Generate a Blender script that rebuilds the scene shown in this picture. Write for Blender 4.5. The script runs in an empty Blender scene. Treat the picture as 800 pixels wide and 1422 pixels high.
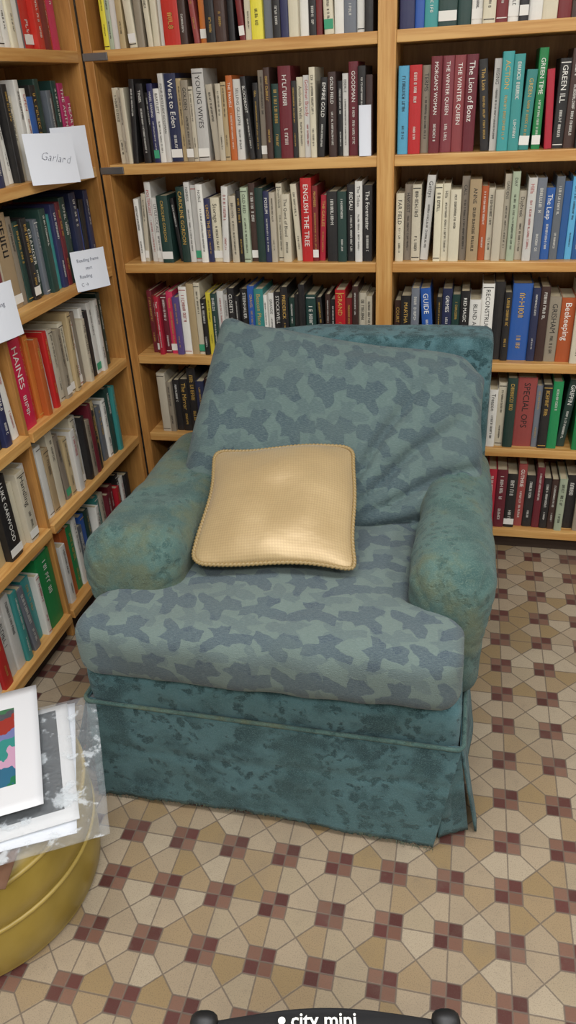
import bpy, math, random
from mathutils import Vector, Matrix, noise
random.seed(7)
R=random.random
scene=bpy.context.scene
scene.view_settings.view_transform='Standard'
scene.view_settings.look='None'
COL=scene.collection

# ---------------------------------------------------------------- helpers
def lin(h):
    h=h.lstrip('#'); o=[]
    for i in (0,2,4):
        c=int(h[i:i+2],16)/255
        o.append(c/12.92 if c<=.04045 else ((c+.055)/1.055)**2.4)
    return (o[0],o[1],o[2],1)
class NT:
    def __init__(s,name,rough=.7):
        s.mat=bpy.data.materials.new(name); s.mat.use_nodes=True
        s.t=s.mat.node_tree; s.b=s.t.nodes['Principled BSDF']; s.b.inputs['Roughness'].default_value=rough
    def set(s,sock,v):
        if isinstance(v,bpy.types.NodeSocket): s.t.links.new(v,sock)
        else: sock.default_value=v
    def n(s,typ,out=0,props=None,**inp):
        nd=s.t.nodes.new(typ)
        for k,v in (props or {}).items(): setattr(nd,k,v)
        for k,v in inp.items():
            s.set(nd.inputs[k.replace('_',' ')],v)
        return nd.outputs[out]
    def m(s,op,a,b=None,c=None):
        nd=s.t.nodes.new('ShaderNodeMath'); nd.operation=op
        s.set(nd.inputs[0],a)
        if b is not None: s.set(nd.inputs[1],b)
        if c is not None: s.set(nd.inputs[2],c)
        return nd.outputs[0]
    def mix(s,f,a,b,mode='MIX'):
        nd=s.t.nodes.new('ShaderNodeMix'); nd.data_type='RGBA'; nd.blend_type=mode
        s.set(nd.inputs[0],f); s.set(nd.inputs[6],a); s.set(nd.inputs[7],b)
        return nd.outputs[2]
    def sstep(s,x,lo,hi):
        nd=s.t.nodes.new('ShaderNodeMapRange'); nd.interpolation_type='SMOOTHSTEP'
        s.set(nd.inputs[0],x); s.set(nd.inputs[1],lo); s.set(nd.inputs[2],hi)
        return nd.outputs[0]
    def noise(s,vec,scale,detail=3,rough=.55,out=0):
        return s.n('ShaderNodeTexNoise',out,None,Vector=vec,Scale=scale,Detail=detail,Roughness=rough)
    def mapping(s,vec,scale=(1,1,1),loc=(0,0,0),rot=(0,0,0)):
        return s.n('ShaderNodeMapping',0,None,Vector=vec,Scale=scale,Location=loc,Rotation=rot)
    def coord(s,k='Object'):
        nd=s.t.nodes.new('ShaderNodeTexCoord'); return nd.outputs[k]
    def bump(s,h,strength=.3,dist=.002):
        nd=s.t.nodes.new('ShaderNodeBump'); s.set(nd.inputs['Height'],h)
        nd.inputs['Strength'].default_value=strength; nd.inputs['Distance'].default_value=dist
        s.t.links.new(nd.outputs[0],s.b.inputs['Normal'])
    def color(s,c): s.set(s.b.inputs['Base Color'],c)
    def rgh(s,c): s.set(s.b.inputs['Roughness'],c)

def mkobj(name,verts,faces,mats,midx=None,smooth=False,parent=None,uv=None):
    me=bpy.data.meshes.new(name)
    me.from_pydata([tuple(v) for v in verts],[],faces)
    for m in (mats if isinstance(mats,(list,tuple)) else [mats]): me.materials.append(m)
    if midx: me.polygons.foreach_set('material_index',midx)
    if smooth: me.polygons.foreach_set('use_smooth',[True]*len(me.polygons))
    if uv:
        l=me.uv_layers.new(name='UVMap')
        for lp in me.loops: l.data[lp.index].uv=uv[lp.vertex_index]
    me.update()
    ob=bpy.data.objects.new(name,me); COL.objects.link(ob)
    if parent: setpar(ob,parent)
    return ob
def setpar(ob,p):
    ob.parent=p; ob.matrix_parent_inverse=Matrix.Translation(p.location).inverted()
def empty(name,loc,label,cat):
    e=bpy.data.objects.new(name,None); e.location=loc; e.empty_display_size=.05
    COL.objects.link(e); e['label']=label; e['category']=cat; return e
def tag(o,label,cat,group=None):
    o['label']=label; o['category']=cat
    if group:o['group']=group
def boxgeo(a,b):
    x0,y0,z0=a;x1,y1,z1=b
    v=[(x0,y0,z0),(x1,y0,z0),(x1,y1,z0),(x0,y1,z0),(x0,y0,z1),(x1,y0,z1),(x1,y1,z1),(x0,y1,z1)]
    f=[(0,3,2,1),(4,5,6,7),(0,1,5,4),(1,2,6,5),(2,3,7,6),(3,0,4,7)]
    return v,f
def box(name,a,b,mat,parent=None,bevel=0):
    v,f=boxgeo(a,b); o=mkobj(name,v,f,mat,parent=parent)
    if bevel:
        m=o.modifiers.new('b','BEVEL'); m.width=bevel; m.segments=2
    return o
def softgeo(h,r,step):
    verts=[];faces=[];idx={}
    ns=[max(2,int(math.ceil(2*x/step))) for x in h]
    def P(p):
        k=tuple(round(c,5) for c in p)
        if k in idx:return idx[k]
        c=[max(-(h[i]-r),min(h[i]-r,p[i])) for i in range(3)]
        d=Vector([p[i]-c[i] for i in range(3)])
        q=Vector(c)+(d.normalized()*r if d.length>1e-9 else d)
        idx[k]=len(verts);verts.append(q);return idx[k]
    for ax in range(3):
        a1,a2=(ax+1)%3,(ax+2)%3
        for sg in (-1,1):
            for i in range(ns[a1]):
                for j in range(ns[a2]):
                    q=[]
                    for di,dj in ((0,0),(1,0),(1,1),(0,1)):
                        p=[0,0,0];p[ax]=sg*h[ax]
                        p[a1]=-h[a1]+2*h[a1]*(i+di)/ns[a1]
                        p[a2]=-h[a2]+2*h[a2]*(j+dj)/ns[a2]
                        q.append(P(p))
                    if sg<0:q.reverse()
                    faces.append(tuple(q))
    return verts,faces
def sm(a,b,x):
    t=max(0,min(1,(x-a)/(b-a)));return t*t*(3-2*t)
def tube(name,pts,rad,mat,parent=None,closed=False,seg=8,twist=None,smooth=True):
    P=[Vector(p) for p in pts];n=len(P);V=[];F=[]
    up=Vector((0,0,1));prev=None
    for i,p in enumerate(P):
        a=P[(i-1)%n] if (closed or i>0) else p
        b=P[(i+1)%n] if (closed or i<n-1) else p
        t=(b-a).normalized()
        if prev is None:
            s=t.cross(up)
            if s.length<.1:s=t.cross(Vector((1,0,0)))
            s.normalize()
        else:
            s=(prev-t*prev.dot(t)).normalized()
        prev=s;u=t.cross(s)
        rb=rad[i] if isinstance(rad,(list,tuple)) else rad
        for k in range(seg):
            an=2*math.pi*k/seg
            rr=rb if not twist else rb*(1+.20*math.cos(2*an+twist*i))
            V.append(p+(s*math.cos(an)+u*math.sin(an))*rr)
    m=n if closed else n-1
    for i in range(m):
        for k in range(seg):
            j=(i+1)%n
            F.append((i*seg+k,i*seg+(k+1)%seg,j*seg+(k+1)%seg,j*seg+k))
    if not closed:
        F.append(tuple(range(seg-1,-1,-1)));F.append(tuple((n-1)*seg+k for k in range(seg)))
    return mkobj(name,V,F,mat,smooth=smooth,parent=parent)
def lathe(name,prof,cx,cy,mat,parent=None,seg=64,smooth=True):
    V=[];F=[]
    for r,z in prof:
        for k in range(seg):
            a=2*math.pi*k/seg;V.append((cx+r*math.cos(a),cy+r*math.sin(a),z))
    for i in range(len(prof)-1):
        for k in range(seg):
            F.append((i*seg+k,i*seg+(k+1)%seg,(i+1)*seg+(k+1)%seg,(i+1)*seg+k))
    F.append(tuple(range(seg-1,-1,-1)));F.append(tuple((len(prof)-1)*seg+k for k in range(seg)))
    return mkobj(name,V,F,mat,smooth=smooth,parent=parent)

# ---------------------------------------------------------------- materials
def wood(name,axis):
    m=NT(name,.45);c=m.coord('Object')
    sc={'X':(1.2,14,14),'Y':(14,1.2,14),'Z':(14,14,1.2)}[axis]
    v=m.mapping(c,scale=sc)
    g=m.noise(v,2.2,5,.6);g2=m.noise(m.mapping(c,scale=tuple(s*5 for s in sc)),2,3,.6)
    f=m.m('ADD',m.m('MULTIPLY',g,.7),m.m('MULTIPLY',g2,.3))
    col=m.mix(m.sstep(f,.3,.7),lin('976631'),lin('c08c4c'))
    m.color(col);m.bump(f,.1,.001);return m.mat
wx,wy,wz=wood('oak_along_x','X'),wood('oak_along_y','Y'),wood('oak_upright','Z')
def edgewood(name,axis):
    m=NT(name,.4);c=m.coord('Object')
    sc={'X':(1,20,20),'Y':(20,1,20),'Z':(20,20,1)}[axis]
    g=m.noise(m.mapping(c,scale=sc),3,5,.6)
    m.color(m.mix(m.sstep(g,.3,.7),lin('b57f40'),lin('d3a766')));return m.mat
ex,ey,ez=edgewood('oak_edge_x','X'),edgewood('oak_edge_y','Y'),edgewood('oak_edge_z','Z')
def plain(name,hexc,rough=.6,metal=0,var=.08,scale=20):
    m=NT(name,rough);m.b.inputs['Metallic'].default_value=metal
    n=m.noise(m.coord('Object'),scale,3)
    c=lin(hexc);d=tuple(x*(1-var*3) for x in c[:3])+(1,)
    m.color(m.mix(n,d,c));return m.mat
# floor
def floor_mat():
    m=NT('mosaic_floor',.36);L=.12;A=.235
    c=m.n('ShaderNodeNewGeometry',0)
    sep=m.t.nodes.new('ShaderNodeSeparateXYZ');m.t.links.new(c,sep.inputs[0])
    px=m.m('DIVIDE',m.m('ADD',sep.outputs[0],10.453),L);py=m.m('DIVIDE',m.m('ADD',sep.outputs[1],9.205),L)
    qx=m.m('SUBTRACT',m.m('FRACT',px),.5);qy=m.m('SUBTRACT',m.m('FRACT',py),.5)
    u=m.m('ABSOLUTE',qx);v=m.m('ABSOLUTE',qy)
    mx=m.m('MAXIMUM',u,v);mn=m.m('MINIMUM',u,v)
    inside=m.m('LESS_THAN',mx,A)
    dg=m.m('MULTIPLY',m.m('ABSOLUTE',m.m('SUBTRACT',u,v)),.7071)
    dg=m.m('ADD',dg,inside)
    db=m.m('ABSOLUTE',m.m('SUBTRACT',mx,A))
    d=m.m('MINIMUM',m.m('MINIMUM',mn,dg),db)
    d=m.m('ADD',d,m.m('MULTIPLY',m.m('SUBTRACT',m.noise(c,130,2,.6),.5),.012))
    grout=m.m('SUBTRACT',1,m.sstep(d,.005,.020))
    ugv=m.m('GREATER_THAN',u,v)
    fx=m.m('FLOOR',m.m('MULTIPLY',px,2));fy=m.m('FLOOR',m.m('MULTIPLY',py,2))
    rx=m.m('ROUND',px);ry=m.m('ROUND',py)
    def sel(f,a,b):
        return m.m('ADD',m.m('MULTIPLY',f,a),m.m('MULTIPLY',m.m('SUBTRACT',1,f),b))
    idx=sel(ugv,m.m('ADD',rx,.3),fx);idy=sel(ugv,fy,m.m('ADD',ry,.7))
    cmb=m.n('ShaderNodeCombineXYZ',0,None,X=idx,Y=idy,Z=m.m('MULTIPLY',ugv,3.1))
    wn=m.t.nodes.new('ShaderNodeTexWhiteNoise');m.t.links.new(cmb,wn.inputs['Vector'])
    rmp=m.t.nodes.new('ShaderNodeValToRGB');m.t.links.new(wn.outputs['Value'],rmp.inputs[0])
    rmp.color_ramp.interpolation='CONSTANT'
    el=rmp.color_ramp.elements;el[0].color=lin('998972');el[1].position=.22;el[1].color=lin('9f8f78')
    for p,h in ((.42,'937f62'),(.6,'a49680'),(.78,'8d7857'),(.9,'9a8b73')):
        e=el.new(p);e.color=lin(h)
    par=m.m('MODULO',m.m('ADD',fx,fy),2)
    cmb2=m.n('ShaderNodeCombineXYZ',0,None,X=fx,Y=fy,Z=1.0)
    wn2=m.t.nodes.new('ShaderNodeTexWhiteNoise');m.t.links.new(cmb2,wn2.inputs['Vector'])
    dk=m.mix(wn2.outputs['Value'],lin('4d2c29'),lin('5d3733'));br=m.mix(wn2.outputs['Value'],lin('6e4e41'),lin('7b5c4d'))
    clus=m.mix(par,dk,br)
    tile=m.mix(inside,rmp.outputs[0],clus)
    sp=m.noise(c,420,2,.6);sp2=m.noise(c,6,4,.6);sp3=m.noise(c,30,4,.7)
    tile=m.mix(m.sstep(sp,.48,.72),tile,m.mix(.45,tile,lin('584c40')))
    tile=m.mix(m.m('MULTIPLY',m.sstep(sp2,.45,.75),.28),tile,lin('6d6255'))
    tile=m.mix(m.m('MULTIPLY',m.sstep(sp3,.55,.75),.25),tile,lin('6d6255'))
    m.color(m.mix(m.m('MULTIPLY',grout,.85),tile,lin('5f5347')))
    m.rgh(m.m('ADD',m.m('ADD',.24,m.m('MULTIPLY',sp2,.15)),m.m('MULTIPLY',grout,.4)))
    m.bump(m.m('SUBTRACT',1,grout),.25,.001);return m.mat
def leaf_fabric(name,cl,cd,sc=.1):
    m=NT(name,.92);uv=m.coord('UV')
    p=m.mapping(uv,scale=(1/sc,1/sc,1))
    ds=m.noise(p,2.4,2,.5,1)
    nd=m.t.nodes.new('ShaderNodeVectorMath');nd.operation='MULTIPLY_ADD'
    m.t.links.new(ds,nd.inputs[0]);nd.inputs[1].default_value=(.28,.28,0);m.t.links.new(p,nd.inputs[2])
    def layer(vec,ox,oy,R0,A):
        sep=m.t.nodes.new('ShaderNodeSeparateXYZ');m.t.links.new(vec,sep.inputs[0])
        y=m.m('ADD',sep.outputs[1],oy+20);fy=m.m('FLOOR',y)
        x=m.m('ADD',m.m('ADD',sep.outputs[0],ox+20),m.m('MULTIPLY',fy,.43));fx=m.m('FLOOR',x)
        wn=m.t.nodes.new('ShaderNodeTexWhiteNoise');m.t.links.new(m.n('ShaderNodeCombineXYZ',0,None,X=fx,Y=fy,Z=ox),wn.inputs['Vector'])
        ws=m.t.nodes.new('ShaderNodeSeparateColor');m.t.links.new(wn.outputs['Color'],ws.inputs[0])
        qx=m.m('SUBTRACT',m.m('FRACT',x),m.m('ADD',.46,m.m('MULTIPLY',ws.outputs[0],.08)))
        qy=m.m('SUBTRACT',m.m('FRACT',y),m.m('ADD',.46,m.m('MULTIPLY',ws.outputs[1],.08)))
        th=m.m('ADD',m.m('ADD',m.m('ARCTAN2',qy,qx),7.3),m.m('MULTIPLY',wn.outputs['Value'],2.2))
        r=m.m('SQRT',m.m('ADD',m.m('MULTIPLY',qx,m.m('MULTIPLY',qx,.62)),m.m('MULTIPLY',qy,m.m('MULTIPLY',qy,1.25))))
        def tri(k,ph=0): return m.m('POWER',m.m('MULTIPLY',m.m('PINGPONG',m.m('MULTIPLY',m.m('ADD',th,ph),k/(2*math.pi)),.5),2),1.5)
        rad=m.m('ADD',R0,m.m('ADD',m.m('MULTIPLY',tri(3),A),m.m('MULTIPLY',tri(5,.6),.20)))
        return m.sstep(m.m('SUBTRACT',rad,r),-.01,.02)
    l1=layer(nd.outputs[0],0,0,.14,.32);l2=layer(nd.outputs[0],.37,.5,.11,.24)
    st=m.noise(m.mapping(uv,scale=(110,650,1)),1,2,.6)
    st2=m.noise(m.mapping(uv,scale=(420,420,1)),1,1,.6)
    f=m.m('MINIMUM',m.m('ADD',m.m('MULTIPLY',l1,.85),m.m('MULTIPLY',l2,.38)),1)
    f=m.m('MULTIPLY',f,m.m('ADD',.68,m.m('MULTIPLY',m.sstep(st2,.35,.6),.32)))
    big=m.noise(uv,5,3,.6)
    col=m.mix(f,lin(cl),lin(cd))
    col=m.mix(m.m('MULTIPLY',m.sstep(st,.42,.68),.26),col,lin('7d8b89'))
    col=m.mix(m.m('MULTIPLY',m.sstep(big,.45,.7),.28),col,lin('5d6a66'))
    m.color(col);m.b.inputs['Sheen Weight'].default_value=.1
    m.b.inputs['Specular IOR Level'].default_value=.15
    m.bump(m.m('ADD',m.m('ADD',st,st2),m.m('MULTIPLY',f,-.3)),.7,.002);return m.mat
def jacquard(name,c1,c2,worn,wamt,hi,vs=30):
    m=NT(name,.9);c=m.coord('Object')
    v=m.t.nodes.new('ShaderNodeTexVoronoi');v.inputs['Scale'].default_value=vs
    n0=m.noise(c,14,3,.6,1)
    nd=m.t.nodes.new('ShaderNodeVectorMath');nd.operation='MULTIPLY_ADD';m.t.links.new(n0,nd.inputs[0]);nd.inputs[1].default_value=(.09,.09,.09);m.t.links.new(c,nd.inputs[2])
    m.t.links.new(nd.outputs[0],v.inputs['Vector'])
    n1=m.noise(c,45,4,.7);n3=m.noise(c,5.5,5,.68);n4=m.noise(m.mapping(c,scale=(330,330,700)),1,2,.6);n5=m.noise(c,9,3,.6)
    a=m.sstep(m.m('ADD',m.m('MULTIPLY',v.outputs['Distance'],.5),m.m('MULTIPLY',n1,.7)),.47,.58)
    a=m.m('MULTIPLY',a,m.sstep(n5,.34,.56))
    col=m.mix(a,lin(c1),lin(c2))
    col=m.mix(m.m('MULTIPLY',m.sstep(n3,.44,.60),wamt),col,lin(worn))
    col=m.mix(m.m('MULTIPLY',m.sstep(n4,.46,.7),.5),col,lin(hi))
    m.color(col);m.b.inputs['Sheen Weight'].default_value=.1;m.b.inputs['Specular IOR Level'].default_value=.15
    m.bump(m.m('ADD',n4,m.m('MULTIPLY',a,.6)),.8,.0022);return m.mat
M_floor=floor_mat();M_leaf=leaf_fabric('leaf_woven_fabric','65746f','414d58',.102)
M_jac=jacquard('teal_jacquard_skirt','2a4549','4e7075','405b5a',.4,'668487')
M_arm=jacquard('teal_jacquard_arm','3a5350','4b6560','5b634d',.85,'6b7e72',40)
M_leafb=leaf_fabric('leaf_woven_fabric_back','596b68','3c4b53',.102)

# ---------------------------------------------------------------- camera
cx=Vector((.975,.217,-.05));fw=Vector((-.2115,.845,-.4916)).normalized()
cx=(cx-fw*cx.dot(fw)).normalized();cu=cx.cross(fw)
H=1.5
cam=bpy.data.cameras.new('camera');co=bpy.data.objects.new('camera',cam);COL.objects.link(co)
M=Matrix((( cx.x,cu.x,-fw.x,0),(cx.y,cu.y,-fw.y,0),(cx.z,cu.z,-fw.z,H),(0,0,0,1)))
co.matrix_world=M
cam.sensor_fit='VERTICAL';cam.sensor_height=24;cam.lens=24*1052/1422;cam.clip_start=.02
scene.camera=co

# ---------------------------------------------------------------- room
def struct(name,a,b,mat):
    o=box(name,a,b,mat);o['kind']='structure';return o
M_wall=plain('painted_wall','c9c7c0',.8,0,.03,5);M_ceil=plain('ceiling_paint','dcdbd6',.9,0,.02,5)
X0,X1,Y0,Y1,ZC=-1.43,2.6,-2.4,2.68,2.75
o=mkobj('floor',[(X0,Y0,0),(X1,Y0,0),(X1,Y1,0),(X0,Y1,0)],[(0,1,2,3)],M_floor);o['kind']='structure'
struct('wall_left',(X0-.1,Y0,0),(X0,Y1,ZC),M_wall);struct('wall_back',(X0-.1,Y1,0),(X1+.1,Y1+.1,ZC),M_wall)
struct('wall_right',(X1,Y0,0),(X1+.1,Y1,ZC),M_wall);struct('wall_front',(X0-.1,Y0-.1,0),(X1+.1,Y0,ZC),M_wall)
struct('ceiling',(X0-.1,Y0-.1,ZC),(X1+.1,Y1+.1,ZC+.1),M_ceil)

# lights
def lampfix(x,y,sx,sy,e):
    f=empty('ceiling_light',(x,y,ZC),'white rectangular fluorescent ceiling light fixture','ceiling light')
    box('housing',(x-sx/2-.03,y-sy/2-.03,ZC-.06),(x+sx/2+.03,y+sy/2+.03,ZC),M_ceil,f)
    ld=bpy.data.lights.new('fluorescent_light','AREA');ld.shape='RECTANGLE';ld.size=sx;ld.size_y=sy;ld.energy=e;ld.color=(.985,.985,1)
    lo=bpy.data.objects.new('lamp',ld);lo.location=(x,y,ZC-.065);COL.objects.link(lo);setpar(lo,f)
lampfix(-.1,.6,1.8,.5,42);lampfix(.3,-.9,1.8,.5,62);lampfix(1.7,.6,.5,1.8,30)
w=bpy.data.worlds.new('world');scene.world=w;w.use_nodes=True
w.node_tree.nodes['Background'].inputs[0].default_value=(.95,.97,1,1);w.node_tree.nodes['Background'].inputs[1].default_value=.3

# ---------------------------------------------------------------- bookcases
ST=[1.612,1.307,1.008,.697,.402,.09]; TH=.03
FX=-1.14;FY=2.40
M_dark=plain('toe_kick_dark','3a2a1e',.8);M_metal=plain('galvanised_metal','8d9196',.35,.8)
bc=empty('bookcase',(-.25,2.52,0),'honey oak bookcase with two bays of shelves full of hardcovers','bookcase')
def board(name,a,b,mat,parent): return box(name,a,b,mat,parent,.002)
XR=.66
board('back_panel',(FX,FY+.25,0),(XR,FY+.26,1.95),wz,bc)
for x0,x1 in ((FX,FX+.028),(-.278,-.228),(XR-.04,XR)):
    board('side_panel',(x0,FY,0),(x1,FY+.25,1.95),ez if x0!=FX else wz,bc)
for z in ST+[1.93]:
    for x0,x1 in ((FX+.028,-.278),(-.228,XR-.04)):
        board('shelf',(x0,FY+.004,z-TH),(x1,FY+.25,z),ex,bc)
for x0,x1 in ((FX+.028,-.278),(-.228,XR-.04)):
    board('toe_kick',(x0,FY+.04,0),(x1,FY+.055,.06),M_dark,bc)
lc=empty('bookcase.001',(-1.27,1.8,0),'honey oak corner bookcase lined with books and white paper signs','bookcase')
YN=1.195;U0,U1=1.702,1.718
board('back_panel',(FX-.26,YN,0),(FX-.25,FY-.002,1.95),wz,lc)
for y0,y1 in ((YN,YN+.03),(U0,U1),(FY-.028,FY-.002)):
    board('side_panel',(FX-.25,y0,0),(FX-.014 if y0==U0 else FX-.004,y1,1.95),wz,lc)
for z in ST+[1.93]:
    for y0,y1 in ((YN+.03,U0),(U1,FY-.028)):
        board('shelf',(FX-.25,y0,z-TH),(FX-.003,y1,z),ey,lc)
for y0,y1 in ((YN+.03,U0),(U1,FY-.028)):
    board('toe_kick',(FX-.05,y0,0),(FX-.035,y1,.06),M_dark,lc)
for z in ST[:2]:
    box('metal_bracket',(FX-.002,FY-.003,z-.026),(FX+.075,FY+.003,z-.006),M_metal,bc,.001)
# ---------------------------------------------------------------- text geometry
TXT=set()
CC={'w':'dcdad2','c':'cfc6ae','l':'b39d76','k':'1a191c','n':'232a50','b':'2458a0','i':'55a5c8','t':'38908c','g':'128044','e':'1a3b35','r':'b81a28','m':'6e1824','p':'c02c60','q':'8c3a3e','o':'c0662a','y':'e0d040','s':'8d8271','d':'3d2621','a':'6a7078','u':'5c4a84','v':'a9b59a','R':'c81830','G':'0a8048'}
NAMES={'w':'white','c':'cream','l':'tan','k':'black','n':'navy','b':'blue','i':'light blue','t':'teal','g':'green','e':'dark green','r':'red','m':'maroon','p':'pink','q':'dusty red','o':'orange','y':'yellow','s':'grey brown','d':'dark brown','a':'grey','u':'purple','v':'pale green','R':'bright red','G':'bright green'}
ROWS=[]
def row(case,ri,a,b,spec,desc,skip=False):
    toks=[]
    for t in spec.split():
        tx=None
        if ':' in t: t,tx=t.split(':');tx=tx.replace('_',' ');TXT.add(tx)
        wd=float(t[1:]) if len(t)>1 else 11+R()*4
        if not tx and wd<17: wd*=.8+.45*R()
        toks.append((t[0],wd,tx))
    ROWS.append((case,ri,a,b,toks,desc,skip))
L0,L1,R0_,R1=-1.085,-.292,-.222,XR-.05
row('B',0,L0,L1,"y10 v9 w12 l12 c12 s12 c10 c10 w12 r26 d12 q10 o14 k16 d14 k12 m10 c10 y18 a12 k12 n12 c12 w16 k10 m10 c14:WITH_LOVE w16 a18 w14 k14",'top shelf',True)
row('B',0,R0_,R1,"n14 b12 t14 e20 e14 w12:MERRICK c14 m12 w14 k12 w16 c14 m14 d14 r12 k14 w14 k14 c14 m12 k12 w12 b12 c12 k14",'top shelf',True)
row('B',1,L0,L1,"c10 c9 c8 k9 k14:TINSEL k9 n11:HAZEL_LEANING w12:BARTLETT w10:FOUR_DAYS_JUDY_GOLDMAN n22:West_to_Eden l10 s14:GOLDEN c10 w22:YOUNG_WIVES c12 c9 l9 o12:THE_TRAVELS w15:SELLING_GILLESPIE k10:BLOODROOT k10:GILL s10 d12 e13 m23 k8 c13:Ambrosia_Wells w12:Goldman_Brandy c10 k13:EMPIRE_GOLD d14:GOLD_FIELD k10 w10:EBERLE m17:GOODMAN k12 d10",'second shelf')
row('B',1,R0_,R1,"i15 r17 s12:TERMS m15:MORGAN'S_WOMAN q16:THE_WINTER_QUEEN q16:THE_WINTER_QUEEN m16:The_Lion_of_Boaz k12:The_Lion w10:RISING t15:ACTION t13 t14:GREEN g12:GREEN_TIME r12 k15:GREEN_ILL d15:GREEN k16:THE_MEMORY m13:EDWARD k15:Belva_Plain k14 w12 r12 d14 c12 k12 n12 w14 k14",'second shelf')
row('B',2,L0+.02,L1,"w10 c9 w11:POLTERGEIST w12:LITTLE_LOCALE e20:CAROLINE_GORDON k8 e14:CAROLINE_GORDON w10:NEMESIS w10 w12:NOBLE n10:UNDER_THE_SUN c16:Storage w13 c12:BROWN k10 v12:OLD_RED d12 e12 n10:POSSUM c12 c10:Dream_Islands c14:The_Quest_of_Blood c10 r18:ENGLISH_THE_TREE m10:PROMISES r10:THE_GALILEE k18 e14 k14:RIDEAU w12:The_Tribes k16:The_Foremaster",'third shelf')
row('B',2,R0_,R1,"c13:FAR_FIELD s12:HARVEST c12 w13:Gettys c10 c12:Hills c14 s12:CALL l18:ANNE o12 c10 c14 c10:GARDENS v12:DAY c12:Daybreak w13:Hills a12 b14:The_Leap a10 b13 i12 b12 w12 c16 a16 e14 s12 w10 k14 a12 k12 c12 k14 d12",'third shelf')
row('B',3,L0+.02,L1,"m9 m10 r9:Tears m10 p13:Vienna u11 w13 l12 c12 k10 y12 e10:SHIELDS w12 w9:AWAKENING k13:CLOSETS k10 k16:STEINHAUER b13:GRAVEL t17:Beacon_Place w8 w10:GRANDE k14:STOCKWELL k13:FREDERICK e12 k10 k12 e18 k12 d11 k11 r18:GRAND m14 d11 c16 c9",'fourth shelf')
row('B',3,R0_,R1,"d9:COURT k14:MARTHA_GRIMES a10 b14:GUIDE k9 n13:GRIMES e12 k12:RED_MAGIC w15:BLIND_AMBITION w16:RECONSTRUCTION k14 k10 b25 n12 d10 s15:GRISHAM o18:Beekeeping c18 q14 m17:GREENE l12 d12 k12 w12 r14 n12",'fourth shelf')
row('B',4,L0+.02,-.66,"c12 s10 k14 k15:The_Mirror k12 n13 d10 n11 b15:GRAHAM_GREENE b13:GREENE n12 k12 b14 k12",'fifth shelf')
row('B',4,.02,R1,"c10 m10 w12 w12:Treason c13 e12 q26:SPECIAL_OPS a8 k11 g14 e12:GRIFFIN g24:Bulls_By_Border k8 w12 m12 b12 k13 c12",'fifth shelf')
row('B',5,L0+.02,-.72,"k14 w11 k12 m12 k12 c12 w12 k14",'bottom shelf')
row('B',5,.02,R1,"w11 c12 w12 r10 m12 k12 q12:GUTHRIE k14 m12 k12 d11 v12 k14 s12 l12 k13 w12 c12 k12",'bottom shelf')
# left case : near -> far
N1_,F0_=U0-.004,U1+.003
row('L',0,1.78,2.34,"w16:WISH w15 w14:AN_END c14 c14 w14 w14 c14 w14 a14 r16 r16:GIANT m14 r14:HAGAR p18",'top shelf',True)
row('L',1,F0_,2.335,"k18:MORTAL k14 a16 w16 n14 e14 w16 w14 k12 c14 w14 w14:OPEN b16 k14 e14 n14 a14 w12 k12 e14 p18:THE_ANTHEM p17:HEART",'second shelf')
row('L',1,1.42,N1_,"w16 k16 a14 w14 k14 n14 m14",'second shelf')
row('L',2,F0_,2.33,"w14 q14 c14 l34 s14 e14 k16 e16:GRANGER a12 e14 t14 n14 m12 e14 e14 n16 b14 k14 n14",'third shelf')
row('L',2,1.38,N1_,"w14 w16:HALL w16 c16 k14 w16 q14",'third shelf')
row('L',3,F0_,2.32,"R36:HAINES r16:THE_GUEST o12 o12 w13:SILENT r12 w14 c14 s16 c14 l16 w14 s14 c12:THE_GOLDEN w14 k12 w16 w14 k14 e12",'fourth shelf')
row('L',3,1.33,N1_,"d16 k14 w12 k14 d14 w12 k20:THE_EMPTY_SADDLES n12 w12",'fourth shelf')
row('L',4,F0_,2.30,"w14 w14 l14 c16 s16 l14 w13 c12 w13 k14 s14:ADAM m12 k12 l12 e14 a14 w12 e13 t14 g14",'fifth shelf')
row('L',4,1.26,N1_,"w14 k16 w16 w14 c16 l18 k24:LUKE_GARWOOD c14 c18:Handling w16",'fifth shelf')
row('L',5,F0_,2.28,"w14 w12 o18 g14 w14 a14 b14 e14 w12 t14 c12 m14 r14:GARDEN m14 r12 k14 w12 k14",'bottom shelf')
row('L',5,1.24,N1_,"e20:GRUBER e16 w14 r14 w16 w14 t14 a16 t18 w12 G36",'bottom shelf')
TXT|={'city mini','baby jogger products','Garland','Reading frame','start','Reading','C →'}
texts={};tmp=[]
for s in sorted(TXT):
    cu_=bpy.data.curves.new('t','FONT');cu_.body=s;cu_.resolution_u=2;cu_.fill_mode='BOTH';cu_.size=1
    if s=='city mini':cu_.offset=.016
    if s=='Garland':cu_.offset=-.022;cu_.shear=.5
    ob=bpy.data.objects.new('t',cu_);COL.objects.link(ob);tmp.append((s,ob))
dg=bpy.context.evaluated_depsgraph_get()
for s,ob in tmp:
    me=ob.evaluated_get(dg).to_mesh()
    vs=[(v.co.x,v.co.y) for v in me.vertices];fs=[tuple(p.vertices) for p in me.polygons]
    texts[s]=(vs,fs,max([v[0] for v in vs] or [1]))
    ob.evaluated_get(dg).to_mesh_clear()
for s,ob in tmp:
    c=ob.data;bpy.data.objects.remove(ob);bpy.data.curves.remove(c)
BM={}
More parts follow.
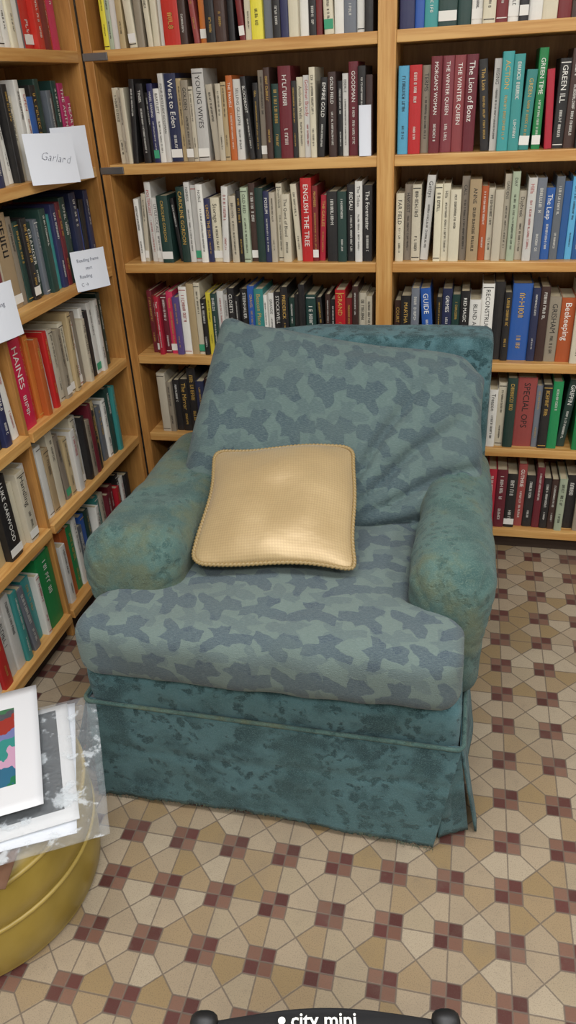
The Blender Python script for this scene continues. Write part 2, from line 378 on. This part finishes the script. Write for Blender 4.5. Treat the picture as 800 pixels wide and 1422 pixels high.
def cover(code):
    if code in BM:return BM[code]
    m=NT('cover_'+NAMES[code].replace(' ','_'),.38)
    oi=m.t.nodes.new('ShaderNodeObjectInfo')
    hs=m.t.nodes.new('ShaderNodeHueSaturation');hs.inputs['Color'].default_value=lin(CC[code])
    m.t.links.new(m.m('ADD',.49,m.m('MULTIPLY',oi.outputs['Random'],.02)),hs.inputs['Hue'])
    if code not in 'RG':m.t.links.new(m.m('ADD',.75,m.m('MULTIPLY',oi.outputs['Random'],.42)),hs.inputs['Value'])
    n=m.noise(m.coord('Object'),60,3)
    m.color(m.mix(m.m('MULTIPLY',n,.14),hs.outputs[0],lin('6a655c')));BM[code]=m.mat;return m.mat
M_page=plain('book_pages','cdbf9d',.9,0,.1,90)
INK={'light':plain('ink_white','e8e6dc',.5,0,.02),'gold':plain('ink_gold','c9a352',.4,0,.02),'dark':plain('ink_dark','22201f',.5,0,.02),'red':plain('ink_red','a52a2a',.5,0,.02)}
STK=plain('sticker_white','e6e4dc',.6,0,.02);STG=plain('sticker_green','3c9a72',.6,0,.02)
def bookgeo(w,h,d,code,text):
    V=[];F=[];Mi=[]
    def quadmesh(vs,fs,mi):
        b=len(V);V.extend(vs)
        for f in fs:F.append(tuple(i+b for i in f));Mi.append(mi)
    bulge=min(.003,w*.12);t=.0022
    outer=[(-w/2,d)]+[(-w/2*math.cos(a),-bulge*math.sin(a)+.003) for a in [math.pi*k/6 for k in range(7)]]+[(w/2,d)]
    inner=[(max(-w/2+t,min(w/2-t,x)),max(y,.003)+(t if 0<i<len(outer)-1 else 0)) for i,(x,y) in enumerate(outer)]
    n=len(outer)
    vs=[(x,y,0) for x,y in outer]+[(x,y,0) for x,y in inner]+[(x,y,h) for x,y in outer]+[(x,y,h) for x,y in inner]
    fs=[]
    for i in range(n-1):
        fs+=[(i,i+1,2*n+i+1,2*n+i),(n+i+1,n+i,3*n+i,3*n+i+1),(2*n+i,2*n+i+1,3*n+i+1,3*n+i),(i+1,i,n+i,n+i+1)]
    fs+=[(n,0,2*n,3*n),(n-1,2*n-1,4*n-1,3*n-1)]
    quadmesh(vs,fs,0)
    v,f=boxgeo((-w/2+t,.004,.003),(w/2-t,d-.004,h-.004));quadmesh(v,f,1)
    ys=-bulge+.003-.0006
    def put(s,ztop,hh,maxlen,xc):
        vs,fs,ln=texts[s];k=min(hh/.72,maxlen/ln)
        off=.34*k
        quadmesh([(xc-off+y*k,ys+ (abs(xc-off+y*k)/(w/2))**2*bulge*.6,ztop-x*k) for x,y in vs],[tuple(reversed(f)) for f in fs],2)
        return ln*k
    def pseudo(ztop,zbot,hh,xc):
        z=ztop
        while z>zbot:
            if R()<.14: z-=hh*.5;continue
            gw=hh*(.45+R()*.25);st=hh*.16
            parts=[(z,z-st,-hh/2,hh/2)]
            if R()<.6:parts.append((z-gw+st,z-gw,-hh/2,hh/2))
            if R()<.5:parts.append((z,z-gw,hh/2-st,hh/2))
            if R()<.5:parts.append((z,z-gw,-hh/2,-hh/2+st))
            if R()<.4:parts.append((z,z-gw,-st/2,st/2))
            for a,b,x0,x1 in parts:
                quadmesh([(xc+x0,ys,b),(xc+x1,ys,b),(xc+x1,ys,a),(xc+x0,ys,a)],[(0,1,2,3)],2)
            z-=gw+hh*.18
    if text:
        ts=.34+.18*R()
        ln=put(text,h*(.95-.06*R()),w*ts,h*(.5+.25*R()),0)
        rest=h*.90-ln
        if rest>h*.35:pseudo(rest-h*.05,h*.14,w*.24,0)
    elif R()<.85:
        hh=w*(.2+R()*.2)
        pseudo(h*(.93-R()*.05),h*(.45+R()*.2),hh,0)
        if R()<.6:pseudo(h*.33,h*(.12+R()*.08),hh*.8,0)
    if R()<.15:
        v,f=boxgeo((-w/2+.0006,ys-.0002,.012),(w/2-.0006,ys+.0003,.035));quadmesh(v,f,3)
    if R()<.12:
        for zz in (h*.04,h*.95):
            v,f=boxgeo((-w*.42,ys-.0001,zz),(w*.42,ys+.0003,zz+.002));quadmesh(v,f,2)
    return V,F,Mi
stuffV=[];stuffF=[];stuffM=[];stuffMats=[]
def smi(m):
    if m not in stuffMats:stuffMats.append(m)
    return stuffMats.index(m)
for case,ri,a,b,toks,desc,skip in ROWS:
    gap=.0005
    H_=[];T_=[]
    for code,wd,text in toks:
        h=.192+.053*R()
        if wd>20:h=.235+.01*R()
        if wd<10:h=.185+.03*R()
        if code in 'RG':h=.25
        if text=='SPECIAL OPS':h=.24
        if case=='B' and ri==1 and code in 'qm' and text:h=.238
        H_.append(h);T_.append(math.radians(random.choice((-1,1))*(2+3*R())) if (wd<15 and R()<.10) else 0)
    extra=sum(abs(math.sin(t))*h for t,h in zip(T_,H_))
    tot=sum(t[1] for t in toks)
    k=(b-a-extra)/tot;pos=a
    casename='corner bookcase' if case=='L' else 'long bookcase'
    for i,(code,wd,text) in enumerate(toks):
        w=wd*k-gap;h=H_[i];tl=T_[i]
        d=.14+.015*R()
        ink=INK['dark'] if code in 'wclyvis' else (INK['gold'] if R()<.35 else INK['light'])
        if code=='w' and R()<.25:ink=INK['red']
        if code=='R' :ink=INK['light']
        if text in('SPECIAL OPS','YOUNG WIVES'):ink=INK['dark']
        mats=[cover(code),M_page,ink,STG if R()<.3 else STK]
        V,F,Mi=bookgeo(w,h,d,code,text)
        inset=.014+.026*R()
        z=ST[ri]+.0003
        ex_=abs(math.sin(tl))*h
        if tl>0: xc=pos+w/2
        else: xc=pos+ex_+w/2
        rot=Matrix.Rotation(tl,4,'Y')
        pv=Vector((w/2 if tl>0 else -w/2,0,0))
        loc=Matrix.Translation(pv)@rot@Matrix.Translation(-pv)
        if case=='B': Mx=Matrix.Translation((xc,FY+inset,z))@loc
        else: Mx=Matrix.Translation((FX-inset,xc,z))@Matrix.Rotation(math.pi/2,4,'Z')@loc
        pos+=wd*k+ex_
        if skip:
            base=len(stuffV);stuffV+= [tuple(Mx@Vector(v)) for v in V]
            stuffF+=[tuple(q+base for q in f) for f in F];stuffM+=[smi(mats[q]) for q in Mi]
            continue
        me=bpy.data.meshes.new('book');me.from_pydata(V,[],F)
        for m in mats:me.materials.append(m)
        me.polygons.foreach_set('material_index',Mi);me.update()
        ob=bpy.data.objects.new('book',me);ob.matrix_world=Mx;COL.objects.link(ob)
        th='thick ' if (wd>17 and len(NAMES[code].split())==1) else ('thin ' if wd<10 and len(NAMES[code].split())==1 else '')
        st_='leaning' if tl else 'upright'
        tag(ob,f"{th}{NAMES[code]} hardcover book {st_} on {desc} of {casename}",'book',f"books on the {desc} of the {casename}")
ob=mkobj('books',stuffV,stuffF,stuffMats,stuffM);ob['kind']='stuff';tag(ob,'rows of assorted hardcover books along the topmost shelves','books')

# ---------------------------------------------------------------- paper signs
M_paper=plain('paper_white','dfe3ea',.7,0,.03,8);M_inkd=plain('pen_ink','6a6e7c',.6,0,.02)
def card(name,p0,ux,uy,wd,ht,label,lines,curl=.004,slant=0):
    ux=Vector(ux).normalized();uy=Vector(uy).normalized();nz=ux.cross(uy);p0=Vector(p0)
    V=[];F=[];Mi=[];n=8
    for j in range(n+1):
        for i in range(n+1):
            u=i/n;v=j/n
            V.append(p0+ux*(u*wd)+uy*(v*ht)+nz*(curl*math.sin(u*2.5)+curl*(1-v)**2*1.5))
    for j in range(n):
        for i in range(n):
            q=j*(n+1)+i;F.append((q,q+1,q+n+2,q+n+1));Mi.append(0)
    for s,u0,v0,size in lines:
        vs,fs,ln=texts[s];b=len(V)
        for x,y in vs:
            uu=u0*wd+x*size;vv=v0*ht+(y+x*slant)*size
            V.append(p0+ux*uu+uy*vv+nz*(curl*math.sin(uu/wd*2.5)+curl*(1-vv/ht)**2*1.5+.0008))
        for f in fs:F.append(tuple(q+b for q in f));Mi.append(1)
    o=mkobj(name,V,F,[M_paper,M_inkd],Mi);tag(o,label,'sign');return o
card('paper_sign',(FX+.010,2.100,1.292),(.42,.90,.0),(0,0,1),.120,.135,'small blank white paper sign hanging on the shelf edge',[])
card('paper_sign',(FX+.006,1.958,1.300),(.42,.90,-.05),(0,0,1),.155,.122,'white paper sign with handwriting clipped over the shelf edge',[('Garland',.25,.5,.029)],slant=-.15)
card('index_card',(FX-.006,2.115,.985),(.42,.90,-.03),(0,0,1),.125,.115,'white index card with small handwriting taped to the shelf edge',[('Reading frame',.14,.72,.014),('start',.35,.52,.013),('Reading',.14,.32,.014),('C →',.14,.12,.014)])
card('paper_sign',(FX+.002,1.60,.975),(.2,.98,0),(0,0,1),.13,.135,'white paper notice taped onto the shelf edge',[('Reading',.3,.6,.016)])
card('bookmark_card',(-.330,FY+.006,1.3075),(1,.25,0),(0,0,1),.034,.130,'white divider card standing at the end of a book row',[])

# ---------------------------------------------------------------- armchair
ch=empty('armchair',(-.36,1.6,0),'worn teal upholstered armchair with skirt and leaf patterned cushions','armchair')
def nz(v,s,o=0): return noise.noise(Vector((v[0]*s+o,v[1]*s+o*.7,v[2]*s-o)))
# seat cushion
CX=-.36
h=(.40,.335,.069);v,f=softgeo(h,.040,.012)
V=[];UV=[]
for p in v:
    x,y,z=p;yy=y+1.44
    s=1-sm(1.225,1.30,yy)*.335
    nx=x*s+sm(1.235,1.31,yy)*.022
    crown=.012*(1-(x/h[0])**2)*(1-(y/h[1])**4)
    front=sm(-h[1]+.12,-h[1],y)
    bow=front*.012*(1-(x/h[0])**2)+front*.006*math.cos(z/h[2]*1.5)
    q=Vector((CX+nx,yy-bow,.487+z+(crown if z>0 else 0)+.008*(x/h[0])))
    q.z-=.022*sm(1.25,1.6,yy)
    q+=Vector((0,-1,0))*0.010*nz(q,8,3)*front
    q.z+=(.010 if z>0 else .005)*nz(q,6)+.005*nz(q,15,5)
    V.append(q);UV.append((q.x,q.y+q.z))
mkobj('seat_cushion',V,f,M_leaf,smooth=True,parent=ch,uv=UV)['label']='loose T-shaped seat cushion in grey teal leaf weave'
# back cushion
def quadmap(TL,TR,BL,BR,hh,r,step,thick,deform=None):
    TL,TR,BL,BR=map(Vector,(TL,TR,BL,BR))
    v,f=softgeo(hh,r,step);V=[];UV=[]
    ux=((TR-TL)+(BR-BL)).normalized();uy=((TL-BL)+(TR-BR)).normalized();nn=ux.cross(uy).normalized()
    for p in v:
        a=(p.x/hh[0]+1)/2;b=(p.y/hh[1]+1)/2;w=p.z/hh[2]
        q=BL.lerp(BR,a).lerp(TL.lerp(TR,a),b)
        t=thick(a,b,w);q+=nn*t
        if deform:q=deform(q,a,b,w,nn)
        V.append(q);UV.append((p.x,p.y+(0 if w>-.5 else .01)-p.z*.6))
    return V,f,UV
def bt(a,b,w):
    crown=1+.34*(1-(2*a-1)**2)*(1-(2*b-1)**2)
    return w*(.112-.033*b)*crown
def bd(q,a,b,w,nn):
    if w>0:
        ang=math.atan2((b+.02)*.52,(a-.52)*.72);dist=math.hypot((b+.02)*.52,(a-.52)*.72)
        ph=ang*10.5+1.2*nz(q,4,5)
        rd=(1-abs(math.sin(ph)))**2.0
        q=q-nn*(.038*rd*sm(.08,.2,dist)*sm(.56,.30,dist)*sm(.50,.64,a)*sm(1.5,1.15,ang))
        q=q+nn*(.020*nz(q,3.6,2)+.009*nz(q,9,8))
        q=q+nn*(-.012*math.exp(-((b-.93)/.03)**2)*(.6+.4*nz(q,12)))
        q=q-nn*(.010*math.exp(-((a-.93)/.03)**2)*sm(.2,.5,b))
    q.x+=.020*sm(.85,1,a)*math.exp(-((b-.38)/.2)**2)
    q.z-=.022*sm(.86,1,b)*sm(.90,1,a);q.x-=.010*sm(.86,1,b)*sm(.90,1,a)
    q=q+Vector((-.012,0,.026))*sm(.88,1,b)*sm(.12,0,a)
    q.z+=.014*nz(q,6,9)*sm(.8,1,b)-.012*math.sin(a*math.pi)*sm(.8,1,b)
    return q
V,f,UV=quadmap((-.635,1.95,.950),(.06,1.95,.852),(-.725,1.67,.47),(.035,1.67,.47),(.36,.25,.1),.06,.010,bt,bd)
mkobj('back_cushion',V,f,M_leafb,smooth=True,parent=ch,uv=UV)['label']='slumped loose back cushion in blue grey leaf weave'
# back frame
v,f=softgeo((.335,.075,.34),.022,.018);V=[]
for p in v:
    q=Vector((-.255+p.x,2.02+p.y+(p.z+.34)*.13,.545+p.z));q.y+=.006*nz(q,6);q.z+=.004*nz(q,5,4)-.018*sm(-.1,-.33,p.x)*sm(.2,.3,p.z);V.append(q)
mkobj('backrest',V,f,M_jac,smooth=True,parent=ch)
# arms
def arm(cx,hx,side,top):
    hz=(top-.30)/2;hh=(hx,.36,hz);v,f=softgeo(hh,min(.068,hx*.95),.009);V=[]
    for p in v:
        x,y,z=p;fz=(z+hz)/(2*hz)
        wsc=.92+.12*sm(.3,.8,fz)
        q=Vector((x*wsc,y,z))
        q.x+=side*.008*sm(.3,.8,fz)
        fr=sm(-.22,-.36,y)
        q.y-=.008*math.sin(fz*math.pi)*fr
        q.y+=.03*(1-fz)**2*fr+.02*fz**3*fr
        q.z-=fz*(.035*sm(-.2,.36,y)+.010*math.exp(-((y+.05)/.14)**2))
        ang=math.atan2(z-.03,x);rad=math.hypot(x/hx,(z-.03)/(hz*.85))
        rim=math.exp(-((y+.32)/.05)**2)
        d=Vector((x,0,z-.03))
        pl_=abs(math.sin(ang*9+2.5*nz(q,6)))**.5
        if rad>.3:q+=d.normalized()*(.0045*(pl_-.6))*rim
        q.y+=.005*(1-pl_)*fr*sm(.3,.8,rad)
        w=q+Vector((cx,1.60,.30+hz))
        w.z+=.009*nz(w,4,1)+.005*nz(w,11);w.x+=.006*nz(w,5,6)+.004*nz(w,14,3);w.y+=.005*nz(w,7,2)
        V.append(w)
    return mkobj('armrest',V,f,M_arm,smooth=True,parent=ch)
arm(-.680,.112,-1,.668);arm(.000,.082,1,.668)
# base
v,f=softgeo((.408,.463,.175),.028,.018);V=[]
for p in v:
    q=Vector((CX-.003+p.x,1.603+p.y,.238+p.z));q.y-=.006*sm(.30,.36,q.z)*sm(1.3,1.15,q.y);q.y+=.005*nz(q,6)+.003*nz(q,16);V.append(q)
mkobj('base',V,f,M_jac,smooth=True,parent=ch)
# skirt panels
zt=.318
def skirt(pt,pb,n):
    V=[];F=[];m=24
    for j in range(m+1):
        for i in range(n+1):
            t=i/n;s=j/m;a=Vector(pt(t));b=Vector(pb(t));q=a.lerp(b,s)
            fray=(.006*noise.noise(Vector((t*150,s,3.3)))+.004*noise.noise(Vector((t*33,s,1.3)))) if j==m else 0
            q.y+=(.011*nz(q,5,3)+.004*nz(q,16,4))*s
            q.y+=.003*math.exp(-((s-.42-.05*math.sin(t*5))/.03)**2)
            q.z+=fray;V.append(q)
    for j in range(m):
        for i in range(n):
            q=j*(n+1)+i;F.append((q,q+n+1,q+n+2,q+1))
    o=mkobj('skirt',V,F,M_jac,smooth=True,parent=ch)
    md=o.modifiers.new('s','SOLIDIFY');md.thickness=.005;md.offset=0
    return o
zr=.310
skirt(lambda t:(-.776+.826*t,1.136-.004*math.sin(t*3.1),zt+(zr-zt)*t),
      lambda t:(-.800+.806*t,1.132+.010*math.sin(t*math.pi)+.003*math.sin(t*13)-.010*t,.010+.012*math.sin(t*math.pi)+.002*math.sin(t*31)),220)
skirt(lambda t:(-.775-.001,1.138+.9*t,zt),
      lambda t:(-.910+.05*sm(0,.5,t)+.008*math.sin(t*21),1.235+.82*t,.012+.004*math.sin(t*17)),100)
skirt(lambda t:(.049,1.138+.9*t,zr),
      lambda t:(.088-.015*sm(0,.6,t)+.010*math.sin(t*17+1.3),1.185+.87*t,.010+.004*math.sin(t*15)),100)
skirt(lambda t:(-.775+.825*t,2.068,zt+(zr-zt)*t),lambda t:(-.80+.87*t,2.10+.008*math.sin(t*25),.012),60)
skirt(lambda t:(-.774+.03*t,1.142,zt),lambda t:(-.87+.10*t,1.21-.05*t,.014),10)
skirt(lambda t:(.022+.026*t,1.142,zr),lambda t:(.015+.065*t,1.15+.035*t,.014),10)
# loose threads of the frayed hem, one mesh with the hem trim
fv=[];ff=[]
for k in range(260):
    t=R();x=-.800+.806*t;y=1.128+.010*math.sin(t*math.pi)-.010*t;z0=.012+.012*math.sin(t*math.pi)
    l=.004+.009*R();dx=(R()-.5)*.012;b=len(fv)
    fv+=[(x,y,z0+.004),(x+.0012,y,z0+.004),(x+dx+.0006,y-.003*R(),max(.001,z0-l))];ff.append((b,b+1,b+2))
mkobj('hem_fringe',fv,ff,M_arm,parent=ch)
def rr(x0,x1,y0,y1,r,n=10):
    out=[]
    for cx_,cy_,a0 in ((x1-r,y0+r,-90),(x1-r,y1-r,0),(x0+r,y1-r,90),(x0+r,y0+r,180)):
        for k in range(n+1):
            a=math.radians(a0+90*k/n);x=cx_+r*math.cos(a);out.append((x,cy_+r*math.sin(a),zt+(zr-zt)*(x-x0)/(x1-x0)+.002))
    return out
tube('welt_piping',rr(-.781,.054,1.131,2.074,.018),.0050,M_arm,ch,closed=True)
for x,y in ((-.70,1.23),(-.02,1.23),(-.70,1.98),(-.02,1.98)):
    box('leg',(x-.025,y-.025,0),(x+.025,y+.025,.08),M_dark,ch,.004)

# ---------------------------------------------------------------- pillow
def gold():
    m=NT('gold_satin',.42);uv=m.coord('UV')
    v=m.mapping(uv,scale=(230,230,1),rot=(0,0,.785))
    ck=m.n('ShaderNodeTexChecker',1,None,Vector=v,Scale=1.0)
    n=m.noise(uv,8,3);n2=m.noise(m.mapping(uv,scale=(1,1.6,1)),9,3,.55)
    m.color(m.mix(m.m('MULTIPLY',ck,.26),m.mix(n,lin('a28a60'),lin('b8a177')),lin('866f49')))
    m.b.inputs['Sheen Weight'].default_value=.2;m.b.inputs['Metallic'].default_value=.18
    m.bump(m.m('ADD',m.m('MULTIPLY',ck,.06),n2),.45,.006);return m.mat
M_gold=gold()
def ropem():
    m=NT('rope_gold',.5);m.color(lin('8f794f'));return m.mat
M_rope=ropem()
pl=empty('throw_pillow',(-.39,1.48,.58),'champagne gold satin square throw pillow with twisted rope piping','pillow')
PTL,PTR,PBL,PBR=map(Vector,((-.583,1.635,.712),(-.240,1.662,.726),(-.554,1.314,.590),(-.192,1.336,.592)))
ux=(PTR-PTL).normalized();uy=(PTL-PBL).normalized();pn=ux.cross(uy).normalized()
n=48;V=[];UV=[];F=[]
def edgept(a,b):
    q=PBL.lerp(PBR,a).lerp(PTL.lerp(PTR,a),b)
    u=2*a-1;w=2*b-1
    q-=ux*(u*.009*(1-w*w))+uy*(w*.006*(1-u*u))
    q+=ux*.004*math.sin(w*4+1)+uy*.004*math.sin(u*3.6)
    cr=max(0,(abs(u)+abs(w)-1.80))/.20
    q-=(ux*math.copysign(1,u)+uy*math.copysign(1,w))*.009*cr*cr
    q+=pn*.006*math.sin(u*2.6+1)*abs(w)
    return q
for sd in (1,-1):
    for j in range(n+1):
        for i in range(n+1):
            u=math.sin((i/n-.5)*math.pi);w=math.sin((j/n-.5)*math.pi);a=(u+1)/2;b=(w+1)/2
            env=((1-u*u)*(1-w*w))**.5
            t=.044*((1-u*u)*(1-w*w))**.46
            q=edgept(a,b);t+=(.014*nz(q,6)+.007*nz(q,14))*env
            V.append(q+pn*sd*t*(1 if sd>0 else .6));UV.append((a*.35,b*.33))
N1=(n+1)**2
for s in (0,1):
    for j in range(n):
        for i in range(n):
            q=s*N1+j*(n+1)+i;fc=(q,q+1,q+n+2,q+n+1);F.append(fc if s==0 else fc[::-1])
mkobj('pillow_body',V,F,M_gold,smooth=True,parent=pl,uv=UV)
per=[];K=300
for sgm in range(4):
    for k in range(K):
        t=k/K
        a,b={0:(t,0),1:(1,t),2:(1-t,1),3:(0,1-t)}[sgm]
        u,w=2*a-1,2*b-1
        q=edgept(a,b)
        per.append(q+(ux*u+uy*w).normalized()*.003+pn*.003)
tube('rope_piping',per,.0044,M_rope,pl,closed=True,seg=12,twist=.8)

# ---------------------------------------------------------------- ottoman
def vinyl():
    m=NT('mustard_vinyl',.36);c=m.coord('Object');n=m.noise(c,5,4);n2=m.noise(c,250,2)
    m.color(m.mix(m.sstep(n,.3,.7),lin('857028'),lin('a0883c')));m.bump(n2,.15,.0008);return m.mat
M_vin=vinyl();M_pipe=plain('piping_mustard','a89048',.4,0,.05)
OX,OY,OR=-.972,.885,.268;KZ=.93
ot=empty('ottoman',(OX,OY,0),'round mustard yellow vinyl ottoman holding a pile of prints','ottoman')
lathe('ottoman_body',[(r,z*KZ) for r,z in [(OR-.03,0),(OR-.012,.004),(OR-.004,.02),(OR,.06),(OR+.002,.1),(OR-.002,.148),(OR-.003,.154),(OR+.002,.162),(OR+.004,.2),(OR,.262),(OR-.004,.272),(OR-.018,.288),(OR-.05,.298),(OR-.12,.304),(.02,.306)]],OX,OY,M_vin,ot,96)
def circ(r,z):return [(OX+r*math.cos(a*math.pi/36),OY+r*math.sin(a*math.pi/36),z*KZ) for a in range(72)]
tube('piping',circ(OR+.001,.153),.005,M_pipe,ot,closed=True);tube('piping',circ(OR-.001,.268),.005,M_pipe,ot,closed=True);tube('piping',circ(OR-.012,.012),.005,M_pipe,ot,closed=True)
# stack of papers
def sheet(name,c,ang,wd,ht,z,mat,label,cat,curl=.01,seed=0,nn=14,crumple=0):
    V=[];F=[];UV=[];ca,sa=math.cos(ang),math.sin(ang)
    for j in range(nn+1):
        for i in range(nn+1):
            u=i/nn-.5;v=j/nn-.5
            x=c[0]+ca*u*wd-sa*v*ht;y=c[1]+sa*u*wd+ca*v*ht
            zz=z+curl*(4*v*v*(.5+u)+.4*noise.noise(Vector((u*3+seed,v*3,seed)))+.3)
            if crumple:
                zz+=crumple*abs(noise.noise(Vector((u*7,v*9,seed))))*sm(.30,.5,u)
            V.append((x,y,zz));UV.append((u+.5,v+.5))
    for j in range(nn):
        for i in range(nn):
            q=j*(nn+1)+i;F.append((q,q+1,q+nn+2,q+nn+1))
    o=mkobj(name,V,F,mat,smooth=True,uv=UV)
    md=o.modifiers.new('s','SOLIDIFY');md.thickness=.0012;md.offset=1
    tag(o,label,cat);return o
def artmat():
    m=NT('art_print',.35);uv=m.coord('UV');sep=m.t.nodes.new('ShaderNodeSeparateXYZ');m.t.links.new(uv,sep.inputs[0])
    u,v=sep.outputs[0],sep.outputs[1]
    ins=m.m('MULTIPLY',m.m('MULTIPLY',m.m('GREATER_THAN',u,.12),m.m('LESS_THAN',u,.8)),m.m('MULTIPLY',m.m('GREATER_THAN',v,.2),m.m('LESS_THAN',v,.84)))
    n=m.noise(uv,5,3,.5);r=m.t.nodes.new('ShaderNodeValToRGB');m.t.links.new(m.m('ADD',m.m('MULTIPLY',v,.7),m.m('MULTIPLY',n,.35)),r.inputs[0])
    r.color_ramp.interpolation='CONSTANT';e=r.color_ramp.elements;e[0].color=lin('1f6a4a');e[1].position=.32;e[1].color=lin('2a5f7a')
    for p,hx in ((.42,'b890a8'),(.48,'2f7f78'),(.58,'6a6f9a'),(.66,'8e3028'),(.72,'4a4a50'),(.78,'3c6a4a')):
        x=e.new(p);x.color=lin(hx)
    m.color(m.mix(ins,lin('d2d3d5'),r.outputs[0]));return m.mat
M_art=artmat();M_cardb=plain('brown_card','6b4a34',.8)
def blackprint():
    m=NT('black_print',.6);m.b.inputs['Specular IOR Level'].default_value=.2;uv=m.coord('UV');sep=m.t.nodes.new('ShaderNodeSeparateXYZ');m.t.links.new(uv,sep.inputs[0])
    u,v=sep.outputs[0],sep.outputs[1]
    ins=m.m('MULTIPLY',m.m('LESS_THAN',u,.90),m.m('MULTIPLY',m.m('GREATER_THAN',v,.1),m.m('LESS_THAN',v,.96)))
    n=m.noise(uv,9,3);m.color(m.mix(ins,lin('d0d0d0'),m.mix(m.sstep(n,.6,.8),lin('0c0c10'),lin('201e24'))));return m.mat
M_blk=blackprint()
def plastic():
    m=NT('clear_plastic',.12)
    n=m.noise(m.coord('Object'),22,4,.6);m.color(lin('dfe6ea'));m.bump(n,1.0,.012)
    m.set(m.b.inputs['Alpha'],m.m('ADD',.10,m.m('MULTIPLY',m.sstep(n,.56,.66),.35)));return m.mat
M_pla=plastic()
an=math.radians(31);ud=Vector((math.cos(an),math.sin(an)))
def cen(rx,ry,wd):return (rx-ud.x*wd/2,ry-ud.y*wd/2)
sheet('cardboard_sheet',(-.88,.80),math.radians(14),.25,.28,.2865,M_cardb,'brown cardboard sheet lying on the mustard ottoman','cardboard',.003,1)
sheet('paper_sheet',cen(-.735,.990,.28),math.radians(27),.28,.36,.292,M_paper,'plain white paper sheet in the pile on the ottoman','paper',.003,2)
sheet('black_print',cen(-.740,.990,.26),an,.26,.33,.298,M_blk,'near black photographic print with white margin','print',.003,3)
sheet('plastic_sleeve',cen(-.675,.995,.31),math.radians(29),.31,.39,.304,M_pla,'crinkled clear plastic sleeve over the prints','plastic sleeve',.005,4,40,.012)
sheet('art_print',cen(-.812,.995,.25),an,.25,.35,.328,M_art,'colourful art print with wide white border on the pile','print',.004,5)

# ---------------------------------------------------------------- stroller
M_fab=plain('black_canopy_fabric','141416',.85,0,.1,60);M_rub=plain('black_rubber','0f0f10',.5);M_alu=plain('grey_tube','55585c',.35,.7)
st=empty('stroller',(-.11,.22,0),'black folding stroller with canopy and printed white lettering','stroller')
yaw=math.radians(11.4);cy,sy=math.cos(yaw),math.sin(yaw);O=Vector((-.1055,.4565,0))
def SL(x,y,z):return Vector((O.x+cy*x-sy*y,O.y+sy*x+cy*y,z))
V=[];F=[];nx_,ny_=28,24
def yfo(x):return .015*(1-(x/.13)**2)
def canz(x,y): return .567+.006*(1-(x/.13)**2)+.12*sm(-.03,-.34,y)-.010*sm(-.006,.012,y)
for lay in (0,1):
    for j in range(ny_+1):
        for i in range(nx_+1):
            x=-.13+.26*i/nx_;y=-.34*(j/ny_)**1.6
            V.append(SL(x,y+yfo(x)*(1-j/ny_),canz(x,y+yfo(x)*(1-j/ny_))-(.02 if lay else 0)))
m1=(nx_+1)*(ny_+1)
for lay in (0,1):
    for j in range(ny_):
        for i in range(nx_):
            q=lay*m1+j*(nx_+1)+i;fc=(q,q+nx_+1,q+nx_+2,q+1);F.append(fc if lay==0 else fc[::-1])
for i in range(nx_):
    F.append((i,i+1,m1+i+1,m1+i));q=ny_*(nx_+1)+i;F.append((q+1,q,m1+q,m1+q+1))
for j in range(ny_):
    q=j*(nx_+1);F.append((q,m1+q,m1+q+nx_+1,q+nx_+1));q+=nx_;F.append((q,q+nx_+1,m1+q+nx_+1,m1+q))
mkobj('canopy',V,F,M_fab,smooth=True,parent=st)
def flattext(s,x0,y0,size,par):
    vs,fs,ln=texts[s]
    mkobj('lettering',[SL(x0+x*size,y0+y*size,canz(x0+x*size,min(y0+y*size,-.006))+.0025) for x,y in vs],fs,INK['light'],parent=par)
flattext('city mini',-.038,-.0115,.022,st);flattext('baby jogger products',-.01,-.0195,.0065,st)
ev=[SL(-.048+.0042*math.cos(k*math.pi/10),-.005+.0042*math.sin(k*math.pi/10),.5758) for k in range(20)]
mkobj('emblem',ev,[tuple(range(20))],INK['light'],parent=st)
for x in (-.138,.138):
    c=SL(x,-.003,.565);ax=Vector((cy,sy,0))
    tube('hinge_cap',[c+ax*t for t in (-.016,-.0145,-.010,-.004,.004,.010,.0145,.016)],[.004,.009,.0125,.014,.014,.0125,.009,.004],M_rub,st,seg=20)
    tube('frame_tube',[SL(x,-.003,.565),SL(x,-.10,.38),SL(x*1.1,-.02,.10)],.010,M_alu,st)
    tube('frame_tube',[SL(x,-.30,.70),SL(x,-.12,.40),SL(x*1.2,-.42,.10)],.010,M_alu,st)
    for yy in (-.02,-.42):
        c=SL(x*1.22,yy,.09)
        tube('wheel',[c-ax*.016,c-ax*.012,c+ax*.012,c+ax*.016],.09,M_rub,st,seg=28)
mkobj('seat',[SL(-.12,-.06,.30),SL(.12,-.06,.30),SL(.12,-.26,.26),SL(-.12,-.26,.26),SL(.12,-.32,.62),SL(-.12,-.32,.62)],[(0,1,2,3),(3,2,4,5)],M_fab,parent=st).modifiers.new('s','SOLIDIFY').thickness=.02
bpy.context.view_layer.update()
